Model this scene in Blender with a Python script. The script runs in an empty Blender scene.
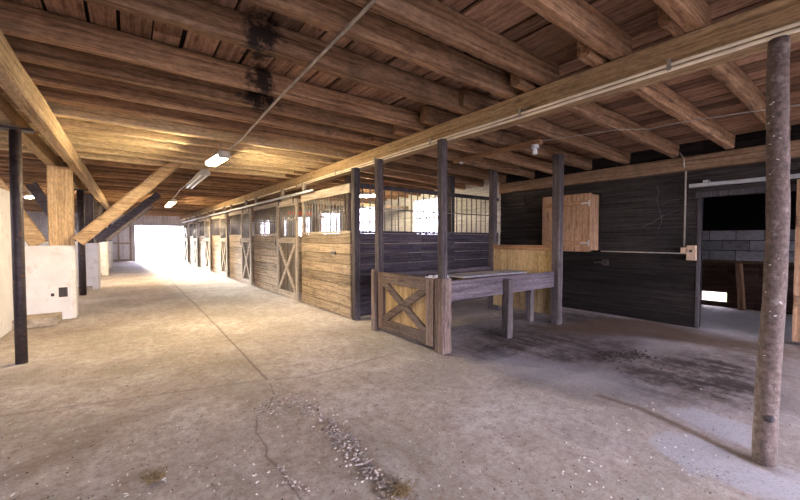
import bpy, bmesh, math, random
import numpy as np
from mathutils import Vector, Matrix
random.seed(11)
S = bpy.context.scene
COL = S.collection
V = Vector

# ------------------------------------------------------------------ helpers
def link(o):
    COL.objects.link(o); return o

def tag(o, label=None, cat=None, group=None, kind=None):
    if label: o['label'] = label
    if cat: o['category'] = cat
    if group: o['group'] = group
    if kind: o['kind'] = kind
    return o

def world_loc(o):
    p = V((0, 0, 0))
    while o:
        p += V(o.location); o = o.parent
    return p

def thing(name, label, cat, loc, group=None):
    o = bpy.data.objects.new(name, None); o.empty_display_size = 0.1
    o.location = loc
    link(o)
    return tag(o, label, cat, group)

def mk(name, bm, m, parent=None, origin=None, smooth=False, label=None):
    """links ONE mesh object; shapes are given in place coordinates"""
    o = bpy.data.objects.new(name, bpy.data.meshes.new(name))
    base = world_loc(parent) if parent else V(origin if origin is not None else (0, 0, 0))
    for v in bm.verts: v.co -= base
    bmesh.ops.recalc_face_normals(bm, faces=bm.faces)
    if smooth:
        for f in bm.faces: f.smooth = True
    bm.to_mesh(o.data); bm.free()
    o.data.materials.append(m)
    if parent: o.parent = parent
    else: o.location = base
    link(o)
    if label: o['label'] = label
    return o

def solo(name, bm, m, label, cat, origin, group=None, smooth=False):
    return tag(mk(name, bm, m, None, origin, smooth), label, cat, group)

def struct(name, bm, m, parent=None):
    o = mk(name, bm, m, parent)
    if not parent: o['kind'] = 'structure'
    return o

def B(): return bmesh.new()

def box(bm, x0, x1, y0, y1, z0, z1):
    vs = [bm.verts.new(c) for c in ((x0,y0,z0),(x1,y0,z0),(x1,y1,z0),(x0,y1,z0),(x0,y0,z1),(x1,y0,z1),(x1,y1,z1),(x0,y1,z1))]
    for f in ((0,3,2,1),(4,5,6,7),(0,1,5,4),(1,2,6,5),(2,3,7,6),(3,0,4,7)):
        bm.faces.new([vs[i] for i in f])
    return bm

def frame(p, q, up):
    d = (q - p); L = d.length; d = d / L
    s = d.cross(up)
    if s.length < 1e-4: s = d.cross(V((1, 0, 0)))
    s.normalize(); u = s.cross(d).normalized()
    return d, s, u, L

def timber(bm, p, q, w, h, up=(0, 0, 1), cham=0.0, seg=1, jit=0.0, sag=0.0):
    """a sawn timber from p to q (centre line), w wide, h tall"""
    p, q, up = V(p), V(q), V(up)
    d, s, u, L = frame(p, q, up)
    c = min(cham, w*.45, h*.45)
    if c > 0:
        prof = [(-w/2+c,-h/2),(w/2-c,-h/2),(w/2,-h/2+c),(w/2,h/2-c),(w/2-c,h/2),(-w/2+c,h/2),(-w/2,h/2-c),(-w/2,-h/2+c)]
    else:
        prof = [(-w/2,-h/2),(w/2,-h/2),(w/2,h/2),(-w/2,h/2)]
    rings = []
    for i in range(seg+1):
        t = i/seg
        r = []
        o1, o2 = random.uniform(-jit, jit), random.uniform(-jit, jit)
        for a, b in prof:
            co = p + d*(L*t) + s*(a+o1+random.uniform(-jit, jit)*.6) + u*(b+o2+random.uniform(-jit, jit)*.6 - sag*4*t*(1-t))
            r.append(bm.verts.new(co))
        rings.append(r)
    n = len(prof)
    for a, b in zip(rings, rings[1:]):
        for k in range(n): bm.faces.new((a[k], a[(k+1)%n], b[(k+1)%n], b[k]))
    bm.faces.new(rings[0][::-1]); bm.faces.new(rings[-1])
    return bm

def tube(bm, pts, r, n=8, r1=None, jit=0.0):
    pts = [V(p) for p in pts]
    rings = []
    for i, p in enumerate(pts):
        a = pts[max(i-1, 0)]; b = pts[min(i+1, len(pts)-1)]
        d = (b-a).normalized()
        ref = V((0, 0, 1)) if abs(d.z) < .9 else V((1, 0, 0))
        s = d.cross(ref).normalized(); u = s.cross(d)
        rr = r if r1 is None else r+(r1-r)*i/(len(pts)-1)
        ring = []
        for k in range(n):
            an = 2*math.pi*k/n
            q = rr*(1+random.uniform(-jit, jit))
            ring.append(bm.verts.new(p+s*math.cos(an)*q+u*math.sin(an)*q))
        rings.append(ring)
    for a, b in zip(rings, rings[1:]):
        for k in range(n): bm.faces.new((a[k], a[(k+1)%n], b[(k+1)%n], b[k]))
    bm.faces.new(rings[0][::-1]); bm.faces.new(rings[-1])
    return bm

def lump(bm, c, r, jit=.35, flat=.6, sub=1):
    g = bmesh.ops.create_icosphere(bm, subdivisions=sub, radius=r)
    rot = Matrix.Rotation(random.uniform(0, 6.28), 3, 'Z')
    sx = random.uniform(.7, 1.4)
    for v in g['verts']:
        co = v.co*(1+random.uniform(-jit, jit)); co.x *= sx; co.z *= flat
        v.co = rot @ co + V(c)
    return bm

# ------------------------------------------------------------------ materials
def new_mat(name):
    m = bpy.data.materials.new(name); m.use_nodes = True
    nt = m.node_tree; nt.nodes.clear()
    out = nt.nodes.new('ShaderNodeOutputMaterial')
    b = nt.nodes.new('ShaderNodeBsdfPrincipled')
    nt.links.new(b.outputs[0], out.inputs[0])
    return m, nt, b

def N(nt, typ, ins=None, **kw):
    n = nt.nodes.new(typ)
    for k, v in kw.items(): setattr(n, k, v)
    for k, v in (ins or {}).items():
        if hasattr(v, 'is_linked') or isinstance(v, bpy.types.NodeSocket): nt.links.new(v, n.inputs[k])
        else: n.inputs[k].default_value = v
    return n

def math_(nt, op, a, b=0.0, clamp=False):
    return N(nt, 'ShaderNodeMath', {0: a, 1: b}, operation=op, use_clamp=clamp).outputs[0]

def mixc(nt, fac, a, b, mode='MIX'):
    n = nt.nodes.new('ShaderNodeMix'); n.data_type = 'RGBA'; n.blend_type = mode
    for i, v in ((0, fac), (6, a), (7, b)):
        if isinstance(v, bpy.types.NodeSocket): nt.links.new(v, n.inputs[i])
        else: n.inputs[i].default_value = v if i == 0 else (*v[:3], 1)
    return n.outputs[2]

def ramp(nt, fac, stops):
    n = nt.nodes.new('ShaderNodeValToRGB'); e = n.color_ramp.elements
    while len(e) > 1: e.remove(e[-1])
    e[0].position = stops[0][0]; e[0].color = (*stops[0][1], 1)
    for p, c in stops[1:]:
        k = e.new(p); k.color = (*c, 1)
    nt.links.new(fac, n.inputs[0])
    return n.outputs[0]

def g3(x): return (x, x, x)

def wood(name, axis, dark, mid, light, island=False, stain=.45, stain_col=(.02, .015, .012), rough=.85, bump=.5, grain=34, spread=.35, soot=None):
    m, nt, b = new_mat(name)
    tc = N(nt, 'ShaderNodeTexCoord'); oi = N(nt, 'ShaderNodeObjectInfo')
    geo = N(nt, 'ShaderNodeNewGeometry')
    rnd = math_(nt, 'ADD', oi.outputs['Random'], geo.outputs['Random Per Island']) if island else oi.outputs['Random']
    off = N(nt, 'ShaderNodeCombineXYZ', {0: math_(nt, 'MULTIPLY', rnd, 37.), 1: math_(nt, 'MULTIPLY', rnd, 71.), 2: math_(nt, 'MULTIPLY', rnd, 53.)})
    co = N(nt, 'ShaderNodeVectorMath', {0: tc.outputs['Object'], 1: off.outputs[0]}, operation='ADD').outputs[0]
    sc = {'X': (1.1, grain, grain), 'Y': (grain, 1.1, grain), 'Z': (grain, grain, 1.1)}[axis]
    mp = N(nt, 'ShaderNodeMapping', {'Vector': co, 'Scale': sc})
    n1 = N(nt, 'ShaderNodeTexNoise', {'Vector': mp.outputs[0], 'Scale': 1., 'Detail': 5., 'Roughness': .62, 'Distortion': .3})
    n2 = N(nt, 'ShaderNodeTexNoise', {'Vector': co, 'Scale': 2.3, 'Detail': 4., 'Roughness': .6})
    mp3 = N(nt, 'ShaderNodeMapping', {'Vector': co, 'Scale': {'X': (14, 55, 55), 'Y': (55, 14, 55), 'Z': (55, 55, 14)}[axis]})
    n3 = N(nt, 'ShaderNodeTexNoise', {'Vector': mp3.outputs[0], 'Scale': 1., 'Detail': 4., 'Roughness': .7})
    f = math_(nt, 'ADD', math_(nt, 'MULTIPLY', n1.outputs[0], .7), math_(nt, 'MULTIPLY', n2.outputs[0], .3))
    c = ramp(nt, f, [(.33, dark), (.5, mid), (.68, light)])
    # dirt blotches
    st = ramp(nt, n2.outputs[0], [(.52, g3(0)), (.72, g3(1))])
    c = mixc(nt, math_(nt, 'MULTIPLY', st, stain), c, stain_col)
    # knots
    ksc = {'X': (1.6, 6, 6), 'Y': (6, 1.6, 6), 'Z': (6, 6, 1.6)}[axis]
    mk_ = N(nt, 'ShaderNodeMapping', {'Vector': co, 'Scale': ksc})
    vo = N(nt, 'ShaderNodeTexVoronoi', {'Vector': mk_.outputs[0], 'Scale': 1.})
    kn = ramp(nt, vo.outputs['Distance'], [(.06, g3(1)), (.15, g3(0))])
    c = mixc(nt, math_(nt, 'MULTIPLY', kn, .55), c, tuple(x*.35 for x in dark))
    c = mixc(nt, ramp(nt, n1.outputs[0], [(.36, g3(.24)), (.47, g3(0))]), c, tuple(x*.4 for x in dark))
    fn = ramp(nt, n3.outputs[0], [(.3, g3(.62)), (.5, g3(1)), (.72, g3(1.3))])
    c = mixc(nt, 1.0, c, fn, 'MULTIPLY')
    # piece to piece tone
    tone = math_(nt, 'ADD', math_(nt, 'MULTIPLY', math_(nt, 'FRACT', math_(nt, 'MULTIPLY', rnd, 7.31)), spread*2), 1-spread)
    tn = N(nt, 'ShaderNodeCombineXYZ', {0: tone, 1: tone, 2: tone})
    c = mixc(nt, 1.0, c, tn.outputs[0], 'MULTIPLY')
    if soot:   # black web-and-soot clumps at fixed places on the timbers
        for (sx, sy, sz, sr) in soot:
            dv = N(nt, 'ShaderNodeVectorMath', {0: geo.outputs['Position'], 1: (sx, sy, sz)}, operation='SUBTRACT').outputs[0]
            ln = N(nt, 'ShaderNodeVectorMath', {0: dv}, operation='LENGTH').outputs['Value']
            q = math_(nt, 'ADD', math_(nt, 'DIVIDE', ln, sr), math_(nt, 'MULTIPLY', math_(nt, 'SUBTRACT', N(nt, 'ShaderNodeTexNoise', {'Vector': geo.outputs['Position'], 'Scale': 9., 'Detail': 5., 'Roughness': .7}).outputs[0], .5), 3.2))
            c = mixc(nt, ramp(nt, q, [(.45, g3(.93)), (1.0, g3(0))]), c, (.012, .010, .010))
    nt.links.new(c, b.inputs['Base Color'])
    b.inputs['Roughness'].default_value = rough
    b.inputs['Specular IOR Level'].default_value = .14
    h = math_(nt, 'ADD', n1.outputs[0], math_(nt, 'MULTIPLY', n3.outputs[0], .5))
    bp = N(nt, 'ShaderNodeBump', {'Strength': bump, 'Distance': .02, 'Height': h})
    nt.links.new(bp.outputs[0], b.inputs['Normal'])
    return m

def plain(name, col, rough=.6, metal=0., var=.25, scale=9., bump=.15, spots=None, spot_amt=.5, spot_scale=30):
    m, nt, b = new_mat(name)
    tc = N(nt, 'ShaderNodeTexCoord')
    n1 = N(nt, 'ShaderNodeTexNoise', {'Vector': tc.outputs['Object'], 'Scale': scale, 'Detail': 6., 'Roughness': .65})
    c = ramp(nt, n1.outputs[0], [(.3, tuple(x*(1-var) for x in col)), (.7, tuple(min(1, x*(1+var*.6)) for x in col))])
    if spots:
        n2 = N(nt, 'ShaderNodeTexNoise', {'Vector': tc.outputs['Object'], 'Scale': spot_scale, 'Detail': 3., 'Roughness': .6})
        c = mixc(nt, math_(nt, 'MULTIPLY', ramp(nt, n2.outputs[0], [(.58, g3(0)), (.68, g3(1))]), spot_amt), c, spots)
    nt.links.new(c, b.inputs['Base Color'])
    b.inputs['Roughness'].default_value = rough; b.inputs['Metallic'].default_value = metal
    b.inputs['Specular IOR Level'].default_value = .3
    bp = N(nt, 'ShaderNodeBump', {'Strength': bump, 'Distance': .01, 'Height': n1.outputs[0]})
    nt.links.new(bp.outputs[0], b.inputs['Normal'])
    return m

def emit(name, col, s):
    m = bpy.data.materials.new(name); m.use_nodes = True
    nt = m.node_tree; nt.nodes.clear()
    out = nt.nodes.new('ShaderNodeOutputMaterial')
    e = N(nt, 'ShaderNodeEmission', {'Color': (*col, 1), 'Strength': s})
    nt.links.new(e.outputs[0], out.inputs[0])
    return m

M = {}
JO = dict(dark=(.13, .068, .036), mid=(.29, .168, .092), light=(.45, .29, .175))
SOOT = [(.80, 2.80, 2.86, .17), (1.02, 3.56, 2.86, .16), (1.12, 4.05, 2.86, .22), (.95, 3.3, 2.98, .16)]
M['joist'] = wood('rough joist wood', 'X', **JO, stain=.6, spread=.28, soot=SOOT)
M['joist_glow'] = wood('pale joist wood with lamp glow', 'X', (.46, .33, .18), (.60, .46, .27), (.70, .56, .36), stain=.25, spread=.15)  # pale timber; part of the tube lamp's glow is put into this colour
M['deck'] = wood('ceiling deck boards', 'Y', (.15, .08, .048), (.29, .17, .105), (.42, .27, .18), island=True, stain=.55, soot=SOOT, spread=.5)
M['beam'] = wood('beam wood', 'Y', (.22, .14, .07), (.35, .235, .125), (.47, .335, .195), stain=.3, spread=.08)
M['beam_dark'] = wood('aged plate wood', 'Y', (.14, .085, .05), (.24, .15, .09), (.33, .22, .14), stain=.4, spread=.05)
M['beam_left'] = wood('pale beam wood', 'Y', (.26, .17, .09), (.42, .30, .17), (.55, .42, .27), stain=.3, spread=.1)
M['stall'] = wood('weathered stall planks', 'Y', (.13, .092, .06), (.27, .205, .14), (.40, .32, .23), island=True, stain=.45, spread=.3)
M['stall_z'] = wood('weathered stall uprights', 'Z', (.16, .13, .10), (.29, .24, .19), (.41, .35, .285), stain=.35, spread=.12)
M['stall_back'] = wood('dull door boards', 'Z', (.075, .06, .048), (.14, .115, .092), (.22, .185, .15), stain=.4, spread=.12)
M['stall_x'] = wood('weathered rails', 'Y', (.18, .14, .105), (.33, .27, .21), (.46, .39, .31), stain=.35, spread=.12)
M['part'] = wood('dusky partition planks', 'X', (.028, .023, .030), (.058, .048, .058), (.105, .085, .09), island=True, stain=.4, spread=.2)
M['part_y'] = wood('dusky cross planks', 'X', (.15, .11, .075), (.26, .20, .14), (.36, .29, .2), island=True, stain=.4, spread=.2)
M['darkwall'] = wood('tarred wall planks', 'Y', (.006, .0045, .004), (.013, .010, .0085), (.028, .022, .019), island=True, stain=.5, stain_col=(.006, .005, .005), spread=.3)
M['greywall'] = wood('greyed wall planks', 'Y', (.013, .010, .009), (.030, .025, .0225), (.064, .053, .047), island=True, stain=.5, stain_col=(.012, .010, .010), spread=.25)
M['brown_wall'] = wood('brown back planks', 'Y', (.06, .038, .028), (.115, .075, .058), (.17, .12, .095), island=True, stain=.4, spread=.25)
M['post'] = wood('grey old post', 'Z', (.045, .036, .036), (.085, .069, .066), (.15, .125, .12), stain=.3, spread=.12)
M['post_dark'] = wood('dark old post', 'Z', (.035, .03, .032), (.065, .056, .058), (.11, .095, .095), stain=.3, spread=.12)
M['post_pale'] = wood('pale timber post', 'Z', (.36, .23, .11), (.54, .37, .20), (.66, .50, .31), stain=.22, spread=.05)
M['brace'] = wood('pale brace', 'X', (.34, .215, .11), (.50, .345, .19), (.63, .47, .30), stain=.4, stain_col=(.12, .08, .05), spread=.05, grain=20)
M['brace_dark'] = wood('grey brace', 'X', (.06, .052, .06), (.11, .096, .105), (.17, .15, .16), stain=.3, spread=.05)
M['trough'] = wood('grey table boards', 'X', (.06, .047, .052), (.115, .092, .10), (.20, .165, .178), island=True, stain=.4, spread=.12)
M['trough_y'] = wood('brown gate boards', 'Y', (.065, .046, .038), (.13, .095, .078), (.21, .16, .135), stain=.35, spread=.1)
M['trough_z'] = wood('brown gate uprights', 'Z', (.085, .058, .046), (.17, .12, .098), (.26, .2, .17), stain=.35, spread=.1)
M['ply'] = wood('plywood', 'Z', (.32, .215, .10), (.46, .325, .165), (.57, .42, .235), stain=.3, stain_col=(.12, .075, .03), spread=.05, grain=14, bump=.15)
M['orange'] = wood('orange pine', 'Z', (.22, .12, .065), (.34, .20, .115), (.44, .28, .17), stain=.3, stain_col=(.14, .07, .03), spread=.06)
M['orange_y'] = wood('orange pine rail', 'Y', (.22, .115, .055), (.34, .19, .10), (.44, .27, .15), stain=.3, stain_col=(.14, .07, .03), spread=.06)
M['log'] = wood('bark stripped log', 'Z', (.07, .05, .038), (.13, .098, .08), (.22, .175, .15), stain=.45, stain_col=(.07, .05, .04), spread=.05, grain=22, bump=.9)
M['white'] = plain('whitewashed concrete', (.68, .66, .63), .8, var=.12, scale=4, bump=.25, spots=(.42, .38, .32), spot_amt=.35, spot_scale=6)
M['white_wood'] = wood('whitewashed boards', 'Y', (.42, .40, .36), (.62, .60, .55), (.74, .72, .68), island=True, stain=.25, stain_col=(.3, .27, .22), spread=.1)
M['end_wood'] = wood('whitewashed end boards', 'Z', (.40, .36, .36), (.56, .52, .52), (.68, .65, .65), island=True, stain=.3, stain_col=(.2, .17, .15), spread=.15)
M['curb'] = plain('old concrete curb', (.40, .33, .25), .9, var=.5, scale=12, bump=.6, spots=(.07, .05, .04), spot_amt=.7, spot_scale=14)
M['block'] = wood('grey concrete block', 'Y', (.34, .32, .335), (.46, .44, .455), (.56, .54, .55), island=True, stain=.3, spread=.3, grain=3)
M['steel_dark'] = plain('rusted dark steel', (.055, .042, .04), .55, .4, var=.6, scale=14, spots=(.16, .07, .04), spot_amt=.5, spot_scale=18)
M['bar'] = plain('galvanized bar', (.22, .20, .18), .5, .6, var=.4, scale=20)
M['conduit'] = plain('grey conduit', (.40, .36, .30), .45, .5, var=.3, scale=10)
M['pipe_pale'] = plain('pale painted pipe', (.80, .70, .52), .5, .0, var=.2, scale=8)
M['track'] = plain('grey steel track', (.42, .42, .42), .45, .55, var=.3, scale=7)
M['fixture'] = plain('white enamel', (.50, .46, .40), .5, .1, var=.3, scale=9)
M['tube_off'] = plain('unlit tube', (.8, .8, .78), .25, 0, var=.05)
M['beige_box'] = plain('beige plastic', (.42, .30, .20), .55, 0, var=.25, scale=20)
M['plastic'] = plain('crumpled white plastic', (.72, .72, .76), .4, 0, var=.2, scale=20)
M['grey_board'] = plain('grey board', (.36, .35, .38), .6, 0, var=.3, scale=6)
M['gravel'] = wood('mixed gravel', 'X', (.22, .18, .16), (.38, .33, .30), (.52, .47, .44), island=True, stain=.2, spread=.65, grain=30)
M['chips'] = plain('white chips', (.74, .70, .66), .8, 0, var=.2, scale=30)
M['crumb'] = plain('dark crumbs', (.055, .042, .038), .95, 0, var=.6, scale=60)
M['hay'] = plain('old hay', (.22, .155, .075), .95, 0, var=.6, scale=60)
M['red'] = plain('faded red cloth', (.62, .13, .07), .8, 0, var=.3, scale=14)
M['log_rough'] = plain('rough mottled log', (.125, .092, .078), .9, var=.55, scale=38, bump=.9, spots=(.27, .23, .21), spot_amt=.5, spot_scale=16)
M['web'] = plain('cobweb thread', (.14, .13, .13), .9, 0, var=.1)
M['lamp'] = emit('warm lit tube', (1., .80, .50), 400.)
M['lamp_bay'] = emit('lit bay tube', (1., .82, .55), 420.)
M['lamp_far'] = emit('lit tube', (1., .78, .46), 150.)

def glass():
    m, nt, b = new_mat('window glass')
    b.inputs['Base Color'].default_value = (.95, .97, 1, 1)
    b.inputs['Roughness'].default_value = .05
    b.inputs['Alpha'].default_value = .12
    tc = N(nt, 'ShaderNodeTexCoord')
    n1 = N(nt, 'ShaderNodeTexNoise', {'Vector': tc.outputs['Object'], 'Scale': 3., 'Detail': 4.})
    a = math_(nt, 'MULTIPLY', n1.outputs[0], .3)
    nt.links.new(a, b.inputs['Alpha'])
    return m
M['glass'] = glass()

def floor_mat():
    m, nt, b = new_mat('dusty concrete')
    tc = N(nt, 'ShaderNodeTexCoord'); P = tc.outputs['Object']
    def att(n): return N(nt, 'ShaderNodeAttribute', attribute_name=n).outputs['Fac']
    nA = N(nt, 'ShaderNodeTexNoise', {'Vector': P, 'Scale': .9, 'Detail': 6., 'Roughness': .6}).outputs[0]
    nB = N(nt, 'ShaderNodeTexNoise', {'Vector': P, 'Scale': 8.5, 'Detail': 9., 'Roughness': .78}).outputs[0]
    nC = N(nt, 'ShaderNodeTexNoise', {'Vector': P, 'Scale': 60., 'Detail': 4., 'Roughness': .7}).outputs[0]
    mp = N(nt, 'ShaderNodeMapping', {'Vector': P, 'Scale': (7., 1.3, 1.), 'Rotation': (0, 0, .12)})
    nS = N(nt, 'ShaderNodeTexNoise', {'Vector': mp.outputs[0], 'Scale': 1., 'Detail': 5., 'Roughness': .6}).outputs[0]
    c = ramp(nt, nA, [(.38, (.33, .30, .255)), (.5, (.45, .39, .35)), (.62, (.56, .515, .49))])
    c = mixc(nt, math_(nt, 'MULTIPLY', ramp(nt, nB, [(.42, g3(0)), (.62, g3(1))]), .72), c, (.26, .20, .155))
    c = mixc(nt, math_(nt, 'MULTIPLY', ramp(nt, nS, [(.5, g3(0)), (.72, g3(1))]), .4), c, (.54, .49, .46))
    dm = math_(nt, 'MULTIPLY', att('damp'), math_(nt, 'ADD', math_(nt, 'MULTIPLY', math_(nt, 'SUBTRACT', nS, .5), 2.6), math_(nt, 'ADD', math_(nt, 'MULTIPLY', math_(nt, 'SUBTRACT', nB, .5), 2.4), .85)), True)
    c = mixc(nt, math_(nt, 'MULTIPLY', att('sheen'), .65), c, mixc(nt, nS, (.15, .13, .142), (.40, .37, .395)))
    nD = N(nt, 'ShaderNodeTexNoise', {'Vector': P, 'Scale': 22., 'Detail': 6., 'Roughness': .75}).outputs[0]
    c = mixc(nt, math_(nt, 'MULTIPLY', ramp(nt, nD, [(.34, g3(1)), (.5, g3(0))]), .6), c, (.20, .15, .12))
    c = mixc(nt, math_(nt, 'MULTIPLY', ramp(nt, nD, [(.56, g3(0)), (.7, g3(1))]), .45), c, (.60, .56, .53))
    c = mixc(nt, dm, c, (.055, .042, .038))
    tan = math_(nt, 'MULTIPLY', att('dust'), math_(nt, 'ADD', nS, .3), True)
    c = mixc(nt, tan, c, (.135, .085, .05))
    pt = math_(nt, 'MULTIPLY', att('patch'), math_(nt, 'ADD', nB, .5), True)
    c = mixc(nt, pt, c, (.40, .40, .44))
    # speckle
    c = mixc(nt, math_(nt, 'MULTIPLY', ramp(nt, nC, [(.3, g3(1)), (.45, g3(0))]), .65), c, (.12, .09, .075))
    c = mixc(nt, math_(nt, 'MULTIPLY', ramp(nt, nC, [(.62, g3(0)), (.72, g3(1))]), .4), c, (.66, .62, .58))
    ck = math_(nt, 'MULTIPLY', att('crack'), math_(nt, 'ADD', math_(nt, 'MULTIPLY', nD, 1.6), -.05), True)
    c = mixc(nt, ck, c, (.075, .05, .038))
    nt.links.new(c, b.inputs['Base Color'])
    r = math_(nt, 'SUBTRACT', .88, math_(nt, 'MULTIPLY', att('sheen'), .32))
    nt.links.new(r, b.inputs['Roughness'])
    b.inputs['Specular IOR Level'].default_value = .4
    h = math_(nt, 'ADD', math_(nt, 'MULTIPLY', nB, .8), math_(nt, 'MULTIPLY', nC, .35))
    bp = N(nt, 'ShaderNodeBump', {'Strength': .55, 'Distance': .02, 'Height': h})
    nt.links.new(bp.outputs[0], b.inputs['Normal'])
    return m
M['floor'] = floor_mat()

# ------------------------------------------------------------------ plan of the barn
JB = 2.76                    # underside of the joists
WX = 6.85                    # right wall
LX = -5.0                    # left wall
Y0, Y1 = -3.5, 27.0
def xs(y): return 2.94 - .025*(y-5.25)          # stall fronts
def zslope(x): return 0.0 if x < 3.05 else -.16*(x-3.05)/(WX-3.05)

# ---- floor
def make_floor():
    xsg = np.unique(np.concatenate([np.arange(-5.2, -1.2, .25), np.arange(-1.2, .3, .022), np.arange(.3, 1.4, .009), np.arange(1.4, 5.2, .022), np.arange(5.2, 9.81, .06)]))
    ysg = np.unique(np.concatenate([np.arange(-3.6, .5, .2), np.arange(.5, 3.7, .013), np.arange(3.7, 5.2, .022), np.arange(5.2, 9, .08), np.arange(9, 27.3, .3)]))
    nx, ny = len(xsg), len(ysg)
    X, Y = np.meshgrid(xsg, ysg)
    rng = np.random.RandomState(4)
    def wob(x, y, k, ph): return np.sin(x*k+ph)*np.cos(y*k*.8+ph*1.7)
    def seg(pl, w, soft):
        d = np.full(X.shape, 9.)
        for (ax, ay), (bx, by) in zip(pl, pl[1:]):
            L2 = (bx-ax)**2+(by-ay)**2
            t = np.clip(((X-ax)*(bx-ax)+(Y-ay)*(by-ay))/L2, 0, 1)
            d = np.minimum(d, np.hypot(X-ax-t*(bx-ax), Y-ay-t*(by-ay)))
        return np.clip((w+soft-d)/soft, 0, 1)
    def blob(cx, cy, rx, ry, rot=0, soft=.5):
        dx, dy = X-cx, Y-cy
        u = (dx*math.cos(rot)+dy*math.sin(rot))/rx; v = (-dx*math.sin(rot)+dy*math.cos(rot))/ry
        r = np.hypot(u, v)+.12*wob(X, Y, 5.3, cx)+.07*wob(X, Y, 13., cy)
        return np.clip((1+soft/2-r)/soft, 0, 1)
    def poly(px, soft):
        P = [tuple(ground_pt(u, v).xy) for u, v in px]
        x_, y_ = X+.02*wob(X, Y, 19., .3), Y+.02*wob(X, Y, 23., 1.1)
        ins = np.zeros(X.shape, bool); d = np.full(X.shape, 9.)
        for (ax, ay), (bx, by) in zip(P, P[1:]+P[:1]):
            c = (ay > y_) != (by > y_)
            with np.errstate(all='ignore'): c &= x_ < (bx-ax)*(y_-ay)/(by-ay+1e-12)+ax
            ins ^= c
            L2 = (bx-ax)**2+(by-ay)**2; t = np.clip(((x_-ax)*(bx-ax)+(y_-ay)*(by-ay))/L2, 0, 1)
            d = np.minimum(d, np.hypot(x_-ax-t*(bx-ax), y_-ay-t*(by-ay)))
        return np.where(ins, np.clip(d/soft, 0, 1), 0)
    crack = seg([(1.045, 27), (1.04, 12), (1.06, 6), (1.03, 3.5)], .003, .016)*.8
    crack = np.maximum(crack, seg([(-5, 4.9), (-.82, 4.02), (.2, 3.72), (1.03, 3.5), *[tuple(ground_pt(u, v).xy) for u, v in ((300, 377), (335, 369), (365, 361), (400, 351))]], .002, .018)*.6)
    crack = np.maximum(crack, seg(CRACK, .001, .008)*.85)
    crack = np.maximum(crack, 0)
    def pb(u, v, rx, ry, rot=0, soft=.8):
        g = ground_pt(u, v); return blob(g.x, g.y, rx, ry, rot, soft)
    damp = np.clip(blob(4.7, 2.75, 1.5, .55, -.15, .9)*.8+blob(6.2, 2.3, .5, 1.7, 0, .7)*.85+blob(4.4, 3.75, 1.3, .5, 0, .8)*.35+pb(500, 350, .5, .16, .1, .9)*.7+pb(560, 372, .7, .15, -.2, .9)*.5, 0, 1)
    damp = np.clip(np.maximum(damp, pb(690, 370, 1.1, .42, -.25, 1.0)*.85+pb(570, 352, .9, .28, -.15, 1.)*.6+pb(600, 350, .7, .25, -.1, 1.)*.5+pb(740, 395, .5, .25, -.2, 1)*.5), 0, 1)
    dust = np.clip(pb(40, 462, .3, .13, .3, 1.)*.55+pb(105, 425, .45, .1, .2, 1.)*.35+pb(330, 440, .25, .3, 0, 1.)*.3+pb(350, 330, 1.2, .35, -.2, 1.2)*.25+blob(5.9, 2.5, 1.0, .42, -.4, .9)*1.2+blob(6.35, 1.9, .5, .7, 0, .8)*.9+blob(.25, 4.9, 1.2, 1.1, 0, 1.2)*.25+blob(-.6, 7.2, .5, .5, 0, 1.)*.5+blob(6.2, 1.1, .5, .8, 0, .8)*.7, 0, 1)
    patch = np.clip(blob(3.4, 2.0, .35, .75, .3, .9)*.45+blob(7.9, 1.4, 1.2, 1.2, 0, .5)*.5, 0, 1)
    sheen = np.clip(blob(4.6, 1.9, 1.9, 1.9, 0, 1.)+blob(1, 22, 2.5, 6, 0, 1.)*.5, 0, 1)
    gr = seg([tuple(ground_pt(u, v).xy) for u, v in ((600, 395), (640, 408), (690, 431), (757, 463))], .018, .03)
    patch = np.maximum(patch, poly(((641, 438), (662, 429), (700, 433), (757, 466), (830, 478), (830, 520), (740, 492), (712, 478), (690, 475), (672, 462)), .05)*.8)
    patch = np.maximum(patch, poly(((655, 408), (690, 404), (755, 425), (757, 452), (700, 430)), .06)*.75)*(1-gr)
    damp = np.clip(np.maximum(damp, gr*.3)*1.25, 0, 1); dust = np.maximum(dust, gr*.8)
    Z = .006*wob(X, Y, 1.9, .4)+.003*wob(X, Y, 6.1, 1.3)-.004*crack - .004
    verts = np.stack([X, Y, Z], -1).reshape(-1, 3)
    idx = np.arange(nx*ny).reshape(ny, nx)
    quads = np.stack([idx[:-1, :-1], idx[:-1, 1:], idx[1:, 1:], idx[1:, :-1]], -1).reshape(-1, 4)
    me = bpy.data.meshes.new('floor')
    me.vertices.add(len(verts)); me.vertices.foreach_set('co', verts.ravel())
    me.loops.add(quads.size); me.loops.foreach_set('vertex_index', quads.ravel().astype(np.int32))
    me.polygons.add(len(quads)); me.polygons.foreach_set('loop_start', np.arange(0, quads.size, 4, dtype=np.int32))
    me.polygons.foreach_set('loop_total', np.full(len(quads), 4, np.int32))
    me.update(calc_edges=True); me.validate()
    for n, a in (('crack', crack), ('damp', damp), ('dust', dust), ('patch', patch), ('sheen', sheen)):
        at = me.attributes.new(n, 'FLOAT', 'POINT'); at.data.foreach_set('value', a.ravel().astype(np.float32))
    me.shade_smooth()
    me.materials.append(M['floor'])
    o = link(bpy.data.objects.new('floor', me)); o['kind'] = 'structure'

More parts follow.
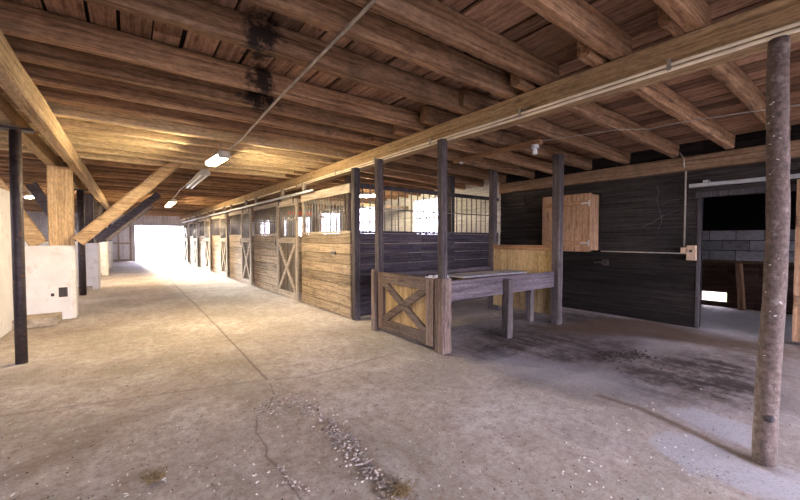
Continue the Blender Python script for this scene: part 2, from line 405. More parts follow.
def ground_pt(u, v, z=0.0):
    f = 360.; p = math.atan(11/360.); yaw = math.atan(.75)
    F = V((math.sin(yaw)*math.cos(p), math.cos(yaw)*math.cos(p), -math.sin(p)))
    R = V((math.cos(yaw), -math.sin(yaw), 0)); U = R.cross(F)
    d = F*f+R*(u-400)+U*(250-v)
    t = (z-1.35)/d.z
    return V((0, 0, 1.35))+d*t
CRACK = [tuple(ground_pt(u, v).xy) for u, v in ((270, 383), (274, 394), (268, 408), (257, 416), (256, 432), (267, 446), (266, 455), (280, 467), (288, 480), (296, 490), (303, 502))]
make_floor()

# ---- outside ground
b = B(); box(b, -60, 60, 27.1, 90, -.08, -.03); box(b, -60, 60, -60, -3.6, -.08, -.03); box(b, 9.9, 60, -3.6, 27.1, -.08, -.03); box(b, -60, -5.3, -3.6, 27.1, -.08, -.03)
M['yard'] = plain('gravel yard', (.17, .165, .15), .95, var=.3, scale=3)
tag(mk('ground', b, M['yard']), kind='structure')

# ---- ceiling deck : boards running along the barn
b = B()
x = LX-.1
while x < WX+.1:
    w = random.uniform(.17, .25)
    y = Y0 - random.uniform(0, 2)
    while y < Y1+.2:
        L = random.uniform(2.6, 4.6)
        zz = JB+.205+random.uniform(0, .012)
        z0, z1 = zz+zslope(x), zz+zslope(x+w)
        g = random.choice([.012, .018, .024, .036])
        vs = [b.verts.new(c) for c in ((x,y,z0),(x+w-g,y,z1),(x+w-g,y+L-.006,z1),(x,y+L-.006,z0),(x,y,z0+.025),(x+w-g,y,z1+.025),(x+w-g,y+L-.006,z1+.025),(x,y+L-.006,z0+.025))]
        for f in ((0,3,2,1),(4,5,6,7),(0,1,5,4),(1,2,6,5),(2,3,7,6),(3,0,4,7)): b.faces.new([vs[i] for i in f])
        y += L
    x += w
for (xa, xb) in ((LX-.2, 3.05), (3.05, WX+.2)):
    za, zb = JB+.26+zslope(xa), JB+.26+zslope(xb)
    vs = [b.verts.new(c) for c in ((xa,Y0-.2,za),(xb,Y0-.2,zb),(xb,Y1+.2,zb),(xa,Y1+.2,za),(xa,Y0-.2,za+.1),(xb,Y0-.2,zb+.1),(xb,Y1+.2,zb+.1),(xa,Y1+.2,za+.1))]
    for f in ((0,3,2,1),(4,5,6,7),(0,1,5,4),(1,2,6,5),(2,3,7,6),(3,0,4,7)): b.faces.new([vs[i] for i in f])
ce = struct('ceiling', b, M['deck']); ce.data.materials.append(M['darkwall'])
for f in list(ce.data.polygons)[-12:]: f.material_index = 1  # backing sheet coloured near black as the shade in the board gaps

# ---- joists
ORD = 'nearest second third fourth fifth sixth seventh eighth ninth tenth eleventh twelfth'.split()
ys = [-2.6, -2.0, -1.4, -.75, -.2, .35, .85, 1.33, 1.92, 2.31, 2.86, 3.65, 4.12, 4.6, 5.12, 5.7, 6.25, 6.8, 7.3, 7.8, 8.35]
while ys[-1] < 26.3: ys.append(ys[-1]+random.uniform(.52, .64))
vis = [y for y in ys if y > .9]
for y in ys:
    if y < .2: continue
    b = B()
    w = random.uniform(.085, .115)
    z = JB+.1+random.uniform(-.006, .006)
    timber(b, (LX+.02, y-w/2+random.uniform(-.05, .05), z), (3.22, y-w/2, z), w, .205, cham=random.uniform(.008, .022), seg=16, jit=.006, sag=random.uniform(0, .015))
    pale = 5.5 < y < 8.6  # joists around the lit lamp take the wood with glow in its colour
    if y in vis and vis.index(y) < 12:
        k = vis.index(y)
        lab = f'rough brown ceiling joist over the aisle, {ORD[k]} from the front' if k else 'rough brown ceiling joist over the aisle, frontmost of the row'
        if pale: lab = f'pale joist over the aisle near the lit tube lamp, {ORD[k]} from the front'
        o = solo('ceiling_joist', b, M['joist_glow' if pale else 'joist'], lab, 'joist', (-1, y, JB), 'ceiling joists over the aisle')
    else:
        lab = 'ceiling joist over the far stretch of the aisle' if y > 8.6 else 'pale joist above the first braced post' if pale else 'ceiling joist above the camera side'
        o = solo('ceiling_joist', b, M['joist_glow' if pale else 'joist'], lab, 'joist', (-1, y, JB), 'ceiling joists over the aisle')

yr = [.3, .88, 1.42, 2.05, 2.72, 3.35, 3.95, 4.5, 5.1, 5.75]
while yr[-1] < 26.3: yr.append(yr[-1]+random.uniform(.54, .66))
for k, y in enumerate(yr):
    b = B()
    w = random.uniform(.085, .115)
    x0 = 2.86
    if y < 5: timber(b, (x0, y, JB+.1), (WX-.1, y-.12, JB+.1-.155), w, .195, cham=random.uniform(.015, .03), seg=12, jit=.008)
    else: timber(b, (x0, y+.05, JB+.1), (WX-.02, y+.05, JB+.1-.155), w, .195, cham=.012, seg=6, jit=.006)
    if k < 9:
        lab = f'rough joist between long beam and dark wall, {ORD[k]} from the front' if k else 'rough joist between long beam and dark wall, frontmost of its row'
    else: lab = 'joist above the stalls, ends on the outer wall'
    solo('ceiling_joist', b, M['joist'], lab, 'joist', (5, y, JB-.1), 'joists over the right bay')

# ---- long beam on the stall side, with two pale pipes along its lower edge
t = thing('long_beam', 'long brown beam across upper right, carried by the log post', 'beam', (3.1, 4, 2.52))
b = B(); timber(b, (3.13, -3.3, 2.64), (3.13, 8.0, 2.64), .15, .23, cham=.01, seg=20, jit=.004); mk('timber', b, M['beam'], t)
for dz in (2.53, 2.562):
    b = B(); tube(b, [(3.043-.005*(dz > 2.54), y, dz+.004*math.sin(y*2.1)) for y in np.linspace(-3.2, 7.9, 24)], .013, 8); mk('pipe', b, M['pipe_pale'], t, smooth=True, label='pale painted pipe')
b = B()
for y in (.9, 2.1, 3.4, 4.7, 6.): box(b, 3.02, 3.056, y, y+.025, 2.525, 2.6)
mk('pipe_clip', b, M['conduit'], t)
for i, (ya, yb) in enumerate(((8.0, 17.2), (17.2, 26.9))):
    xa, xb = 3.13-.025*(ya-8), 3.13-.025*(yb-8)
    t = thing('long_beam', ['brown beam above the stall fronts, middle length with a pale pipe', 'brown beam above the farthest stall fronts'][i], 'beam', ((xa+xb)/2, (ya+yb)/2, 2.52))
    b = B(); timber(b, (xa, ya, 2.64), (xb, yb, 2.64), .15, .23, cham=.01, seg=10, jit=.004); mk('timber', b, M['beam'], t)
    b = B(); tube(b, [(xa-.09, ya+.02, 2.55), ((xa+xb)/2-.09, (ya+yb)/2, 2.53), (xb-.09, yb-.02, 2.55)], .018, 8); mk('pipe', b, M['pipe_pale'], t, smooth=True, label='pale painted pipe')

# ---- plate along the right wall
b = B(); timber(b, (WX-.075, -3.3, 2.485), (WX-.075, 5.2, 2.485), .14, .21, cham=.01, seg=16, jit=.005)
solo('wall_plate', b, M['beam_dark'], 'brown squared timber plate along the top of the dark wall', 'beam', (WX-.075, 2, 2.38))

# ---- right wall: dark planks, opening at the doorway (Y .64-1.62), windows in the stalls
def planks_y(bm, x0, x1, ya, yb, za, zb, hh=.19, lens=(2.2, 3.6), gap=.006):
    z = za
    while z < zb-.01:
        h = min(hh*random.uniform(.88, 1.1), zb-z)
        if zb-z-h < .05: h = zb-z
        y = ya
        while y < yb-.01:
            L = min(random.uniform(*lens), yb-y)
            if yb-y-L < .35: L = yb-y
            dx = random.uniform(0, .008)
            box(bm, x0+dx, x1, y+.001, y+L-.002, z, z+h-gap)
            y += L
        z += h
b = B()
planks_y(b, WX, WX+.07, -3.4, .64, 0, 2.83)
planks_y(b, WX, WX+.07, .64, 1.62, 1.97, 2.83)
planks_y(b, WX, WX+.07, 1.62, 5.27, 0, 2.83)
box(b, WX+.05, WX+.1, -3.4, .64, 0, 2.84); box(b, WX+.05, WX+.1, 1.62, 5.27, 0, 2.84); box(b, WX+.05, WX+.1, .64, 1.62, 1.97, 2.84)
wr = struct('wall_right', b, M['darkwall'])
wr.data.materials.append(M['greywall'])
for f in wr.data.polygons: f.material_index = 1 if f.center.z > 1.13 else 0
# doorway casing
b = B(); box(b, WX-.01, WX+.11, 1.62, 1.66, 0, 2.0); box(b, WX-.02, WX+.11, .56, .64, 0, 2.0); box(b, WX-.02, WX+.11, .56, 1.70, 1.97, 2.05)
struct('trim_1', b, M['post_dark'])

WIN = [7.9, 11.0, 14.1, 17.2, 20.3, 23.4]
def whw(w): return .58 if w < 9 else .95
b = B()
ya = 5.27
for w in WIN+[None]:
    yb = (w-whw(w)) if w else Y1
    planks_y(b, WX, WX+.05, ya, yb, 0, 2.83, .22); box(b, WX+.04, WX+.1, ya, yb, 0, 2.84)
    if w:
        planks_y(b, WX, WX+.05, w-whw(w), w+whw(w), 0, 1.38, .22); box(b, WX+.04, WX+.1, w-whw(w), w+whw(w), 0, 1.38)
        box(b, WX, WX+.1, w-whw(w), w+whw(w), 2.55, 2.84)
        ya = w+whw(w)
struct('wall_stalls', b, M['white_wood'])
def window(n, x, yc, za, zb, hw, mat):
    b = B()
    box(b, x-.02, x+.1, yc-hw, yc-hw+.05, za, zb); box(b, x-.02, x+.1, yc+hw-.05, yc+hw, za, zb)
    box(b, x-.02, x+.1, yc-hw, yc+hw, za, za+.05); box(b, x-.02, x+.1, yc-hw, yc+hw, zb-.05, zb)
    for k in (-.5, 0, .5): box(b, x+.02, x+.06, yc+k*hw-.02, yc+k*hw+.02, za, zb)
    box(b, x+.02, x+.06, yc-hw, yc+hw, (za+zb)/2-.018, (za+zb)/2+.018)
    o = struct(f'window_{n}', b, mat)
    g = B(); box(g, x+.035, x+.045, yc-hw+.03, yc+hw-.03, za+.03, zb-.03)
    mk('pane', g, M['glass'], o)
for i, w in enumerate(WIN): window(i+1, WX, w, 1.38, 2.55, whw(w), M['white_wood'])

# ---- left wall with windows
b = B()
LW = [6.2, 9.6, 13.0, 16.4, 19.8, 23.2]
ya = Y0
for w in LW+[None]:
    yb = (w-1.1) if w else Y1
    planks_y(b, LX-.05, LX, ya, yb, 0, 2.98, .22); box(b, LX-.1, LX-.04, ya, yb, 0, 3.0)
    if w:
        planks_y(b, LX-.05, LX, w-1.1, w+1.1, 0, 1.2, .22); box(b, LX-.1, LX-.04, w-1.1, w+1.1, 0, 1.2); box(b, LX-.1, LX, w-1.1, w+1.1, 2.4, 3.0)
        ya = w+1.1
struct('wall_left', b, M['white_wood'])
for i, w in enumerate(LW): window(i+7, LX-.08, w, 1.2, 2.4, 1.1, M['white_wood'])

# ---- far end wall with the big opening
b = B()
x = LX
while x < WX:
    w = min(.22, WX-x)
    if x+w < .24 or x > 2.8: box(b, x, x+w-.006, Y1, Y1+.05, 0, 2.97)
    else: box(b, x, x+w-.006, Y1, Y1+.05, 2.16, 2.97)
    x += w
box(b, LX, .2, Y1+.05, Y1+.1, 0, 2.97); box(b, 2.85, WX, Y1+.05, Y1+.1, 0, 2.97); box(b, .2, 2.85, Y1+.05, Y1+.1, 2.16, 2.97)
struct('wall_far', b, M['end_wood'])
b = B(); box(b, .12, .26, Y1-.06, Y1+.12, 0, 2.2); box(b, 2.8, 2.94, Y1-.06, Y1+.12, 0, 2.2); box(b, .12, 2.94, Y1-.06, Y1+.12, 2.16, 2.3)
struct('trim_2', b, M['end_wood'])
# sliding leaf of the far door, parked left of the opening
t = thing('sliding_door', 'whitish framed sliding door parked left of the bright far opening', 'door', (-.55, Y1-.12, 0))
b = B()
for k in range(7): box(b, -1.2+k*.185, -1.2+k*.185+.18, Y1-.12, Y1-.10, .05, 2.2)
mk('board_panel', b, M['end_wood'], t)
b = B()
for xx in (-1.2, -.6, -.02): box(b, xx, xx+.1, Y1-.15, Y1-.12, .05, 2.2)
for zz in (.05, 1.05, 2.1): box(b, -1.2, .08, Y1-.155, Y1-.12, zz, zz+.1)
mk('door_frame', b, M['stall_x'], t)

# camera-side gable : closed left of the aisle, wide open to the yard elsewhere
b = B(); box(b, LX-.1, -1.3, Y0-.1, Y0, 0, 2.97); box(b, -1.3, WX, Y0-.1, Y0, 2.45, 2.97)
struct('wall_front', b, M['darkwall'])

# ------------------------------------------------------------------ stall row
zP, zH = 1.45, 2.12
panels = [(5.30, 7.30), (8.62, 10.62), (11.68, 13.42), (14.55, 16.25), (17.4, 19.2), (20.35, 22.1)]
doors_ = [(7.36, 8.60), (10.66, 11.66), (13.46, 14.5), (16.3, 17.36), (19.25, 20.3), (22.15, 23.4)]
NTH = ['nearest', 'second', 'third', 'fourth', 'fifth', 'farthest']
for i, (ya, yb) in enumerate(panels):
    t = thing('stall_screen', f'{NTH[i]} fixed stall front, weathered planks below and bars above', 'stall front', (xs(ya), (ya+yb)/2, 0), 'fixed stall fronts along the aisle')
    b = B(); n = 8
    for k in range(n):
        z = .02+k*(zP-.02)/n; h = (zP-.02)/n
        timber(b, (xs(ya)+.02, ya, z+h/2), (xs(yb)+.02, yb, z+h/2), .04+random.uniform(0, .006), h-.011)
    mk('plank_panel', b, M['stall'], t)
    b = B(); timber(b, (xs(ya)+.02, ya, zP+.02), (xs(yb)+.02, yb, zP+.02), .06, .04); mk('sill_rail', b, M['stall_x'], t)
    b = B(); timber(b, (xs(ya)+.02, ya, zH+.07 if i else zH+.08), (xs(yb)+.02, yb, zH+.07 if i else zH+.08), .06, .1 if i else .15); mk('head_rail', b, M['stall_x'], t)
    nb = int((yb-ya)/(.118 if i < 3 else .16))
    for k in range(1, nb):
        y = ya+(yb-ya)*k/nb
        b = B(); tube(b, [(xs(y)+.02, y, zP+.03), (xs(y)+.02, y, zH+.03)], .012, 6); mk('bar', b, M['bar'], t, smooth=True)
    if i == 0:
        b = B(); box(b, xs(6)-.025, xs(6)-.002, 5.78, 5.98, 1.08, 1.11); box(b, xs(6)-.015, xs(6), 5.8, 5.96, 1.075, 1.125); mk('latch', b, M['steel_dark'], t, label='dark flat latch plate')
# uprights between panels and doors
ups = [5.24]+[p[1]+.05 for p in panels]+[d[1]+.0 for d in doors_[:-1]]+[23.46]
for k, y in enumerate(sorted(ups)):
    b = B()
    xx = xs(y)+.05
    if k == 0: timber(b, (xx+.02, y, 0), (xx+.02, y, 2.52), .11, .11, up=(0, 1, 0), cham=.008, seg=5, jit=.003)
    else: timber(b, (xx+.03, y+.0, 0), (xx+.03, y+.0, 2.53), .06, .09, up=(0, 1, 0), cham=.006, seg=3, jit=.002)
    side = 'before' if k % 2 == 0 else 'beyond'
    words = ['nearest', 'second', 'third', 'fourth', 'fifth', 'sixth', 'seventh', 'eighth', 'ninth', 'tenth', 'eleventh', 'twelfth', 'farthest']
    lab = 'dark corner post where stall front meets the dusky cross partition' if k == 0 else f'upright post in the stall fronts, {words[k]} counted from the dark corner post'
    solo('stall_post', b, M['post_dark' if k == 0 else 'stall_z'], lab, 'post', (xx, y, 0), None if k == 0 else 'upright posts of the stall fronts')
# sliding doors with X braces
for i, (ya, yb) in enumerate(doors_):
    t = thing('stall_door', f'{NTH[i]} sliding stall door with X brace below and barred window above', 'stall door', (xs((ya+yb)/2)-.06, (ya+yb)/2, .04), 'sliding stall doors along the aisle')
    off = -.055
    def P(y, z, o=0): return (xs(y)+off+o, y, z)
    b = B(); n = 6
    w = (yb-ya)/n
    for k in range(n): timber(b, P(ya+(k+.5)*w, .1, .02), P(ya+(k+.5)*w, 1.3, .02), w-.004, .018, up=(1, 0, 0))
    mk('back_boards', b, M['stall_back'], t)
    for y in (ya+.055, yb-.055):
        b = B(); timber(b, P(y, .05), P(y, 2.2), .11, .04, up=(1, 0, 0)); mk('stile', b, M['stall_z'], t)
    for z, h, nm in ((.115, .13, 'bottom_rail'), (1.32, .12, 'middle_rail'), (2.14, .12, 'top_rail')):
        b = B(); timber(b, P(ya+.11, z), P(yb-.11, z), .042, h); mk(nm, b, M['stall_x'], t)
    for s in (0, 1):
        b = B(); p, q = P(ya+.13, .2 if s else 1.24, -.004*s), P(yb-.13, 1.24 if s else .2, -.004*s)
        timber(b, p, q, .09, .034, up=(1, 0, 0)); mk('cross_brace', b, M['stall_x'], t)
    nb = 9
    for k in range(1, nb):
        y = ya+.11+(yb-ya-.22)*k/nb
        b = B(); tube(b, [P(y, 1.37), P(y, 2.09)], .012, 6); mk('bar', b, M['bar'], t, smooth=True)
    b = B()
    for y in (ya+.18, yb-.18):
        box(b, xs(y)+off-.03, xs(y)+off-.02, y-.025, y+.025, 2.12, 2.255)
    mk('hanger', b, M['steel_dark'], t)
    b = B(); tube(b, [P(yb-.06, 1.2, -.02), P(yb-.06, 1.2, -.06), P(yb-.06, 1.36, -.06), P(yb-.06, 1.36, -.02)], .008, 6); mk('handle', b, M['steel_dark'], t)
b = B(); tube(b, [(xs(y)-.075, y, 2.29) for y in (6.55, 11, 15, 19, 23.6)], .03, 8)
solo('door_track', b, M['track'], 'long grey rail the sliding stall doors hang from', 'track', (xs(15)-.075, 15, 2.29), smooth=True)

# cross partition facing the camera (dusky planks, bars above)
PY = 5.33
t = thing('stall_partition', 'dusky plank partition with barred top, closing the nearest stall toward the camera', 'partition', (4.9, PY, 0))
b = B(); n = 8
for k in range(n):
    z = .02+k*1.43/n; h = 1.43/n
    for xa, xb in ((3.08, 4.5), (4.5, 6.82)): timber(b, (xa, PY, z+h/2), (xb-.003, PY, z+h/2), .04+random.uniform(0, .008), h-.006)
mk('plank_panel', b, M['part'], t)
b = B(); timber(b, (3.08, PY, 1.47), (6.82, PY, 1.47), .06, .04); mk('sill_rail', b, M['part'], t)
b = B(); timber(b, (3.08, PY, 2.26), (6.82, PY, 2.26), .06, .07); mk('head_rail', b, M['post_dark'], t)
b = B(); timber(b, (3.08, PY, 1.88), (6.82, PY, 1.88), .015, .02); mk('middle_rail', b, M['bar'], t)
for k in range(24):
    x = 3.2+k*.152
    b = B(); tube(b, [(x, PY, 1.48), (x, PY, 2.26)], .012, 6); mk('bar', b, M['bar'], t, smooth=True)
b = B(); timber(b, (5.42, PY+.12, 0), (5.42, PY+.12, 2.65), .13, .13, up=(0, 1, 0), cham=.01, seg=6, jit=.004)
solo('stall_post', b, M['post_dark'], 'dark square post behind the bars of the dusky cross partition', 'post', (5.42, PY+.12, 0))
# partitions between the stalls
for i, y in enumerate((8.68, 11.62, 14.52, 17.42, 20.36, 23.52)):
    t = thing('stall_divider', f'{NTH[i]} low plank wall between two stalls, seen through the bars', 'partition', (4.8, y, 0), 'plank walls between the stalls')
    b = B()
    for k in range(7): timber(b, (xs(y)+.12, y, .13+k*.2), (6.82, y, .13+k*.2), .04, .194)
    mk('plank_panel', b, M['part_y'], t)
    b = B(); timber(b, (xs(y)+.12, y, 2.3), (6.82, y, 2.3), .05, .09); mk('head_rail', b, M['part_y'], t)
    for k in range(5):
        x = xs(y)+.6+k*.72
        b = B(); tube(b, [(x, y, 1.42), (x, y, 2.27)], .011, 6); mk('bar', b, M['bar'], t)
# round posts inside the stalls
for i, (x, y, lab) in enumerate(((3.75, 6.85, 'peeled round post inside the nearest stall behind its bars'), (4.2, 9.6, 'peeled round post inside the second stall behind its bars'), (4.2, 12.6, 'peeled round post inside the third stall behind its bars'))):
    b = B(); tube(b, [(x, y, z) for z in np.linspace(0, 2.7, 10)], .075, 12, .065, .03)
    solo('round_post', b, M['log'], lab, 'post', (x, y, 0), 'round posts inside the stalls', True)
b = B(); timber(b, (4.1, 11.585, 2.2), (5.0, 11.585, 2.2), .02, .11)
solo('cloth_strip', b, M['red'], 'faded red strip hung behind the bars of the nearest stall door', 'cloth', (4.5, 11.585, 2.15))

# ------------------------------------------------------------------ table pen in front of the stalls
# posts
def sq_post(x, y, z1, w, d, m, label, name='square_post', lean=(0, 0)):
    b = B(); timber(b, (x, y, 0), (x+lean[0], y+lean[1], z1), w, d, up=(0, 1, 0), cham=.012, seg=8, jit=.004)
    solo(name, b, m, label, 'post', (x, y, 0))
sq_post(2.985, 4.50, 2.53, .10, .10, M['post'], 'slim grey square post at the rear edge of the X braced gate')
sq_post(5.58, 4.47, 2.70, .12, .12, M['post'], 'grey square post at left end of the plywood panel')
sq_post(5.42, 3.07, 2.68, .125, .13, M['post'], 'tall grey post between the table end and the wall cabinet')
t = thing('gate_post', 'tall grey post at the table corner, thick base and slim top', 'post', (3.03, 3.12, 0))
b = B(); timber(b, (2.965, 3.10, 0), (2.965, 3.10, .885), .155, .14, up=(0, 1, 0), cham=.01, seg=6, jit=.004); mk('lower_post', b, M['trough_z'], t)
b = B(); timber(b, (2.955, 3.10, .885), (2.99, 3.15, 2.525), .095, .09, up=(0, 1, 0), cham=.012, seg=8, jit=.003); mk('upper_post', b, M['post'], t)
# gate
gy0, gy1, gx = 3.20, 4.41, 2.915
t = thing('low_gate', 'low wooden gate with X brace over tan plywood at the table end', 'gate', (gx, 3.8, .03))
b = B(); box(b, gx+.02, gx+.04, gy0+.05, gy1-.05, .1, .82); mk('panel', b, M['ply'], t, label='tan plywood panel')
for y in (gy0+.07, gy1-.07):
    b = B(); timber(b, (gx, y, .05), (gx, y, .87), .14, .04, up=(1, 0, 0), cham=.004); mk('stile', b, M['trough_z'], t)
for z, nm in ((.12, 'bottom_rail'), (.80, 'top_rail')):
    b = B(); timber(b, (gx, gy0+.14, z), (gx, gy1-.14, z), .042, .15, cham=.004); mk(nm, b, M['trough_y'], t)
for s in (0, 1):
    b = B(); timber(b, (gx-.004*s, gy0+.15, .2 if s else .73), (gx-.004*s, gy1-.15, .73 if s else .2), .10, .036, up=(1, 0, 0), cham=.003); mk('cross_brace', b, M['trough_y'], t)
b = B(); timber(b, (gx-.03, 4.47, 0), (gx-.03, 4.47, .9), .07, .09, up=(0, 1, 0), cham=.006); mk('hinge_post', b, M['trough_z'], t)
# table
t = thing('work_table', 'long grey plank table with deep side boards behind the low gate', 'table', (4.2, 3.8, 0))
b = B(); timber(b, (3.05, 3.10, .725), (5.35, 3.10, .715), .045, .245, cham=.004, seg=6, jit=.002); mk('side_board', b, M['trough'], t)
b = B(); timber(b, (3.12, 4.45, .735), (5.51, 4.45, .735), .045, .2, cham=.004); mk('side_board', b, M['trough'], t)
b = B()
for k in range(7): box(b, 3.12, 5.35, 3.13+k*.187, 3.13+k*.187+.182, .735, .765)
mk('tabletop', b, M['trough'], t)
for (x, y, z1, w) in ((4.12, 3.04, .80, .11), (5.27, 3.45, .73, .1)):
    b = B(); timber(b, (x, y, 0), (x, y, z1), w, w, up=(0, 1, 0), cham=.008, seg=4, jit=.003); mk('leg', b, M['post'], t)
b = B(); timber(b, (4.0, 4.38, 0), (4.0, 4.38, .73), .09, .09, up=(0, 1, 0), cham=.008); mk('leg', b, M['post_dark'], t)
# loose things on the table
b = B(); timber(b, (3.75, 3.72, .807), (5.2, 3.66, .807), .42, .028, cham=.003, seg=4, jit=.002)
solo('loose_board', b, M['grey_board'], 'flat grey board lying loose on the table top', 'board', (4.4, 3.7, .79))
b = B(); timber(b, (3.6, 3.42, .779), (5.2, 3.36, .779), .16, .026, cham=.003, seg=3, jit=.002)
solo('loose_plank', b, M['orange'], 'narrow reddish plank lying along the table front edge', 'board', (4.4, 3.4, .766))
b = B(); random.seed(5)
lump(b, (3.42, 3.62, .81), .085, .5, .55, 3); lump(b, (3.33, 3.72, .80), .06, .5, .6, 3)
solo('plastic_bag', b, M['plastic'], 'crumpled white plastic bag on the table beside the corner post', 'bag', (3.4, 3.65, .766))
# plywood panel between the two posts
t = thing('plywood_panel', 'tan plywood panel with orange cap rail behind the table', 'panel', (5.56, 3.8, .08))
b = B(); box(b, 5.535, 5.555, 3.14, 4.41, .1, 1.17); mk('sheet', b, M['ply'], t)
b = B(); timber(b, (5.545, 3.14, 1.20), (5.545, 4.41, 1.20), .06, .085, cham=.004); mk('cap_rail', b, M['orange_y'], t, label='orange pine cap rail')
for y in (3.2, 4.35):
    b = B(); box(b, 5.56, 5.60, y-.04, y+.04, .0, 1.16); mk('batten', b, M['post'], t)

# wall cabinet
t = thing('wall_cabinet', 'tall orange pine cupboard hung on the dark wall', 'cabinet', (6.6, 3.6, 1.1))
cx0, cy0, cy1, cz0, cz1 = 6.52, 3.08, 4.02, 1.12, 2.17
b = B(); box(b, cx0+.03, WX-.005, cy0, cy0+.025, cz0, cz1); box(b, cx0+.03, WX-.005, cy1-.025, cy1, cz0, cz1); box(b, cx0+.03, WX-.005, cy0, cy1, cz1-.025, cz1); box(b, cx0+.03, WX-.005, cy0, cy1, cz0, cz0+.03); box(b, WX-.025, WX-.005, cy0, cy1, cz0, cz1)
mk('body', b, M['orange'], t)
d = None
b = B(); k = 0
for ya, yb in ((cy0+.01, cy0+.30), (cy0+.303, cy0+.62), (cy0+.623, cy1-.01)): box(b, cx0, cx0+.028, ya, yb, cz0+.005, cz1-.005)
d = mk('door', b, M['orange'], t)
for z in (cz0+.12, cz1-.22):
    b = B(); box(b, cx0-.018, cx0, cy0+.05, cy1-.06, z, z+.08); mk('batten', b, M['orange_y'], d)
for z in (cz0+.16, cz1-.18):
    b = B(); box(b, cx0-.026, cx0-.019, cy0+.005, cy0+.16, z-.015, z+.015); tube(b, [(cx0-.022, cy0+.02, z-.05), (cx0-.022, cy0+.02, z+.05)], .012, 8); mk('hinge', b, M['track'], d, label='pale metal strap hinge')
# dark counter edge under the cabinet : ledge on the wall
b = B(); timber(b, (6.795, 1.75, 1.13), (6.795, 3.02, 1.13), .02, .016)
solo('wall_conduit', b, M['conduit'], 'thin horizontal conduit on the dark wall, from cupboard to switch box', 'conduit', (6.8, 2.4, 1.13))
b = B(); tube(b, [(6.79, 2.95, .93), (6.5, 2.95, .95), (6.42, 2.95, .93)], .012, 8); box(b, 6.79, 6.85, 2.9, 3.0, .88, .98)
solo('wall_hook', b, M['steel_dark'], 'short dark bracket arm sticking out below the wall cupboard', 'bracket', (6.8, 2.95, .9))
# electrical
b = B(); tube(b, [(6.79, 1.80, 1.22), (6.79, 1.80, 2.37), (6.69, 1.80, 2.45), (6.68, 1.80, 2.56), (6.72, 1.86, 2.66)], .013, 8)
solo('wall_conduit', b, M['conduit'], 'pale vertical conduit rising from the switch box to the joists', 'conduit', (6.79, 1.8, 1.2), smooth=True)
t = thing('switch_box', 'small beige switch box pair on the dark wall left of the doorway', 'switch box', (6.8, 1.75, 1.05))
b = B(); box(b, 6.76, 6.848, 1.765, 1.835, 1.13, 1.22); mk('junction_box', b, M['beige_box'], t)
b = B(); box(b, 6.755, 6.848, 1.655, 1.76, 1.03, 1.25); mk('switch_body', b, M['beige_box'], t)
b = B(); box(b, 6.745, 6.756, 1.69, 1.725, 1.15, 1.19); mk('toggle', b, M['steel_dark'], t, label='dark toggle')
# track of the doorway and its door
t = thing('sliding_door_track', 'pale grey steel rail above the doorway in the dark wall', 'track', (6.76, .9, 2.12))
b = B(); timber(b, (6.75, -.9, 2.145), (6.75, 1.74, 2.145), .05, .055, cham=.006); mk('rail', b, M['track'], t)
for y in (1.55, .75, -.1):
    b = B(); box(b, 6.735, 6.848, y-.03, y+.03, 2.16, 2.21); mk('bracket', b, M['track'], t)
t = thing('sliding_door', 'brown plank sliding door at right edge beside the doorway', 'door', (6.74, .1, .04))
b = B()
for k in range(6): box(b, 6.73, 6.755, -.55+k*.2, -.55+k*.2+.195, .05, 2.1)
mk('plank_panel', b, M['orange'], t)
for z in (.5, 1.5):
    b = B(); box(b, 6.70, 6.729, -.54, .63, z, z+.14); mk('batten', b, M['beam_dark'], t)

# hanging lamp stub with wire in the right bay
t = thing('lamp_bracket', 'brown board under the joists with a bare lamp socket at its end', 'lamp', (4.4, 3.2, 2.6))
b = B(); timber(b, (4.42, 2.75, 2.655), (4.42, 4.35, 2.655), .09, .06, cham=.006, seg=4, jit=.003); mk('board', b, M['orange_y'], t)
b = B(); tube(b, [(4.42, 2.84, 2.63), (4.42, 2.84, 2.58)], .045, 12, .055); mk('socket', b, M['plastic'], t, label='white porcelain socket')
b = B(); tube(b, [(4.42, 2.84, 2.585), (4.42, 2.84, 2.55), (4.42, 2.84, 2.50)], .022, 10, .034); mk('bulb', b, M['tube_off'], t, smooth=True)
b = B(); tube(b, [(4.42, 4.2, 2.625), (4.42, 4.2, 2.6)], .03, 10); mk('socket', b, M['plastic'], t)
b = B()
pts = [V((4.42, 2.74, 2.66)), V((4.75, 1.95, 2.675)), V((4.9, 1.65, 2.64)), V((5.0, 1.35, 2.668)), V((5.15, .8, 2.66)), V((5.3, .25, 2.65)), V((5.4, -.8, 2.6))]
tube(b, pts, .006, 6)
solo('electric_cable', b, M['conduit'], 'thin pale cable slung under the joists from the lamp socket to the right', 'cable', (5, 1, 2.6))

# log post in front
b = B(); random.seed(21)
pts = []
for i in range(26):
    t_ = i/25
    pts.append((3.05+.012*math.sin(t_*5)+.03*t_, .38+.01*math.sin(t_*7+1)-.005*t_, 2.52*t_))
tube(b, pts, .055, 20, .047, .05)
log = solo('log_post', b, M['log_rough'], 'round bark-stripped log post standing alone at right front', 'post', (3.05, .38, 0), smooth=True)
b = B(); tube(b, [(3.02, .37, .285), (2.994, .366, .285)], .026, 12, .02, .15); mk('knot', b, M['post_dark'], log, smooth=True, label='dark knot stub')
b = B()
for k in range(16):
    z = random.uniform(.3, 2.2); a = math.radians(random.uniform(130, 245)); r = .055-.008*z/2.52
    i = min(24, int(z/2.52*25)); c = V(pts[i])
    p = V((c.x+math.cos(a)*(r+.001), c.y+math.sin(a)*(r+.001), z))
    tn = V((-math.sin(a), math.cos(a), random.uniform(-.8, .8))).normalized()
    L = random.uniform(.002, .009)
    timber(b, p-tn*L, p+tn*L, random.uniform(.003, .007), .003)
pf = mk('paint_flecks', b, M['chips'], log, label='small white paint flecks'); pf['kind'] = 'stuff'

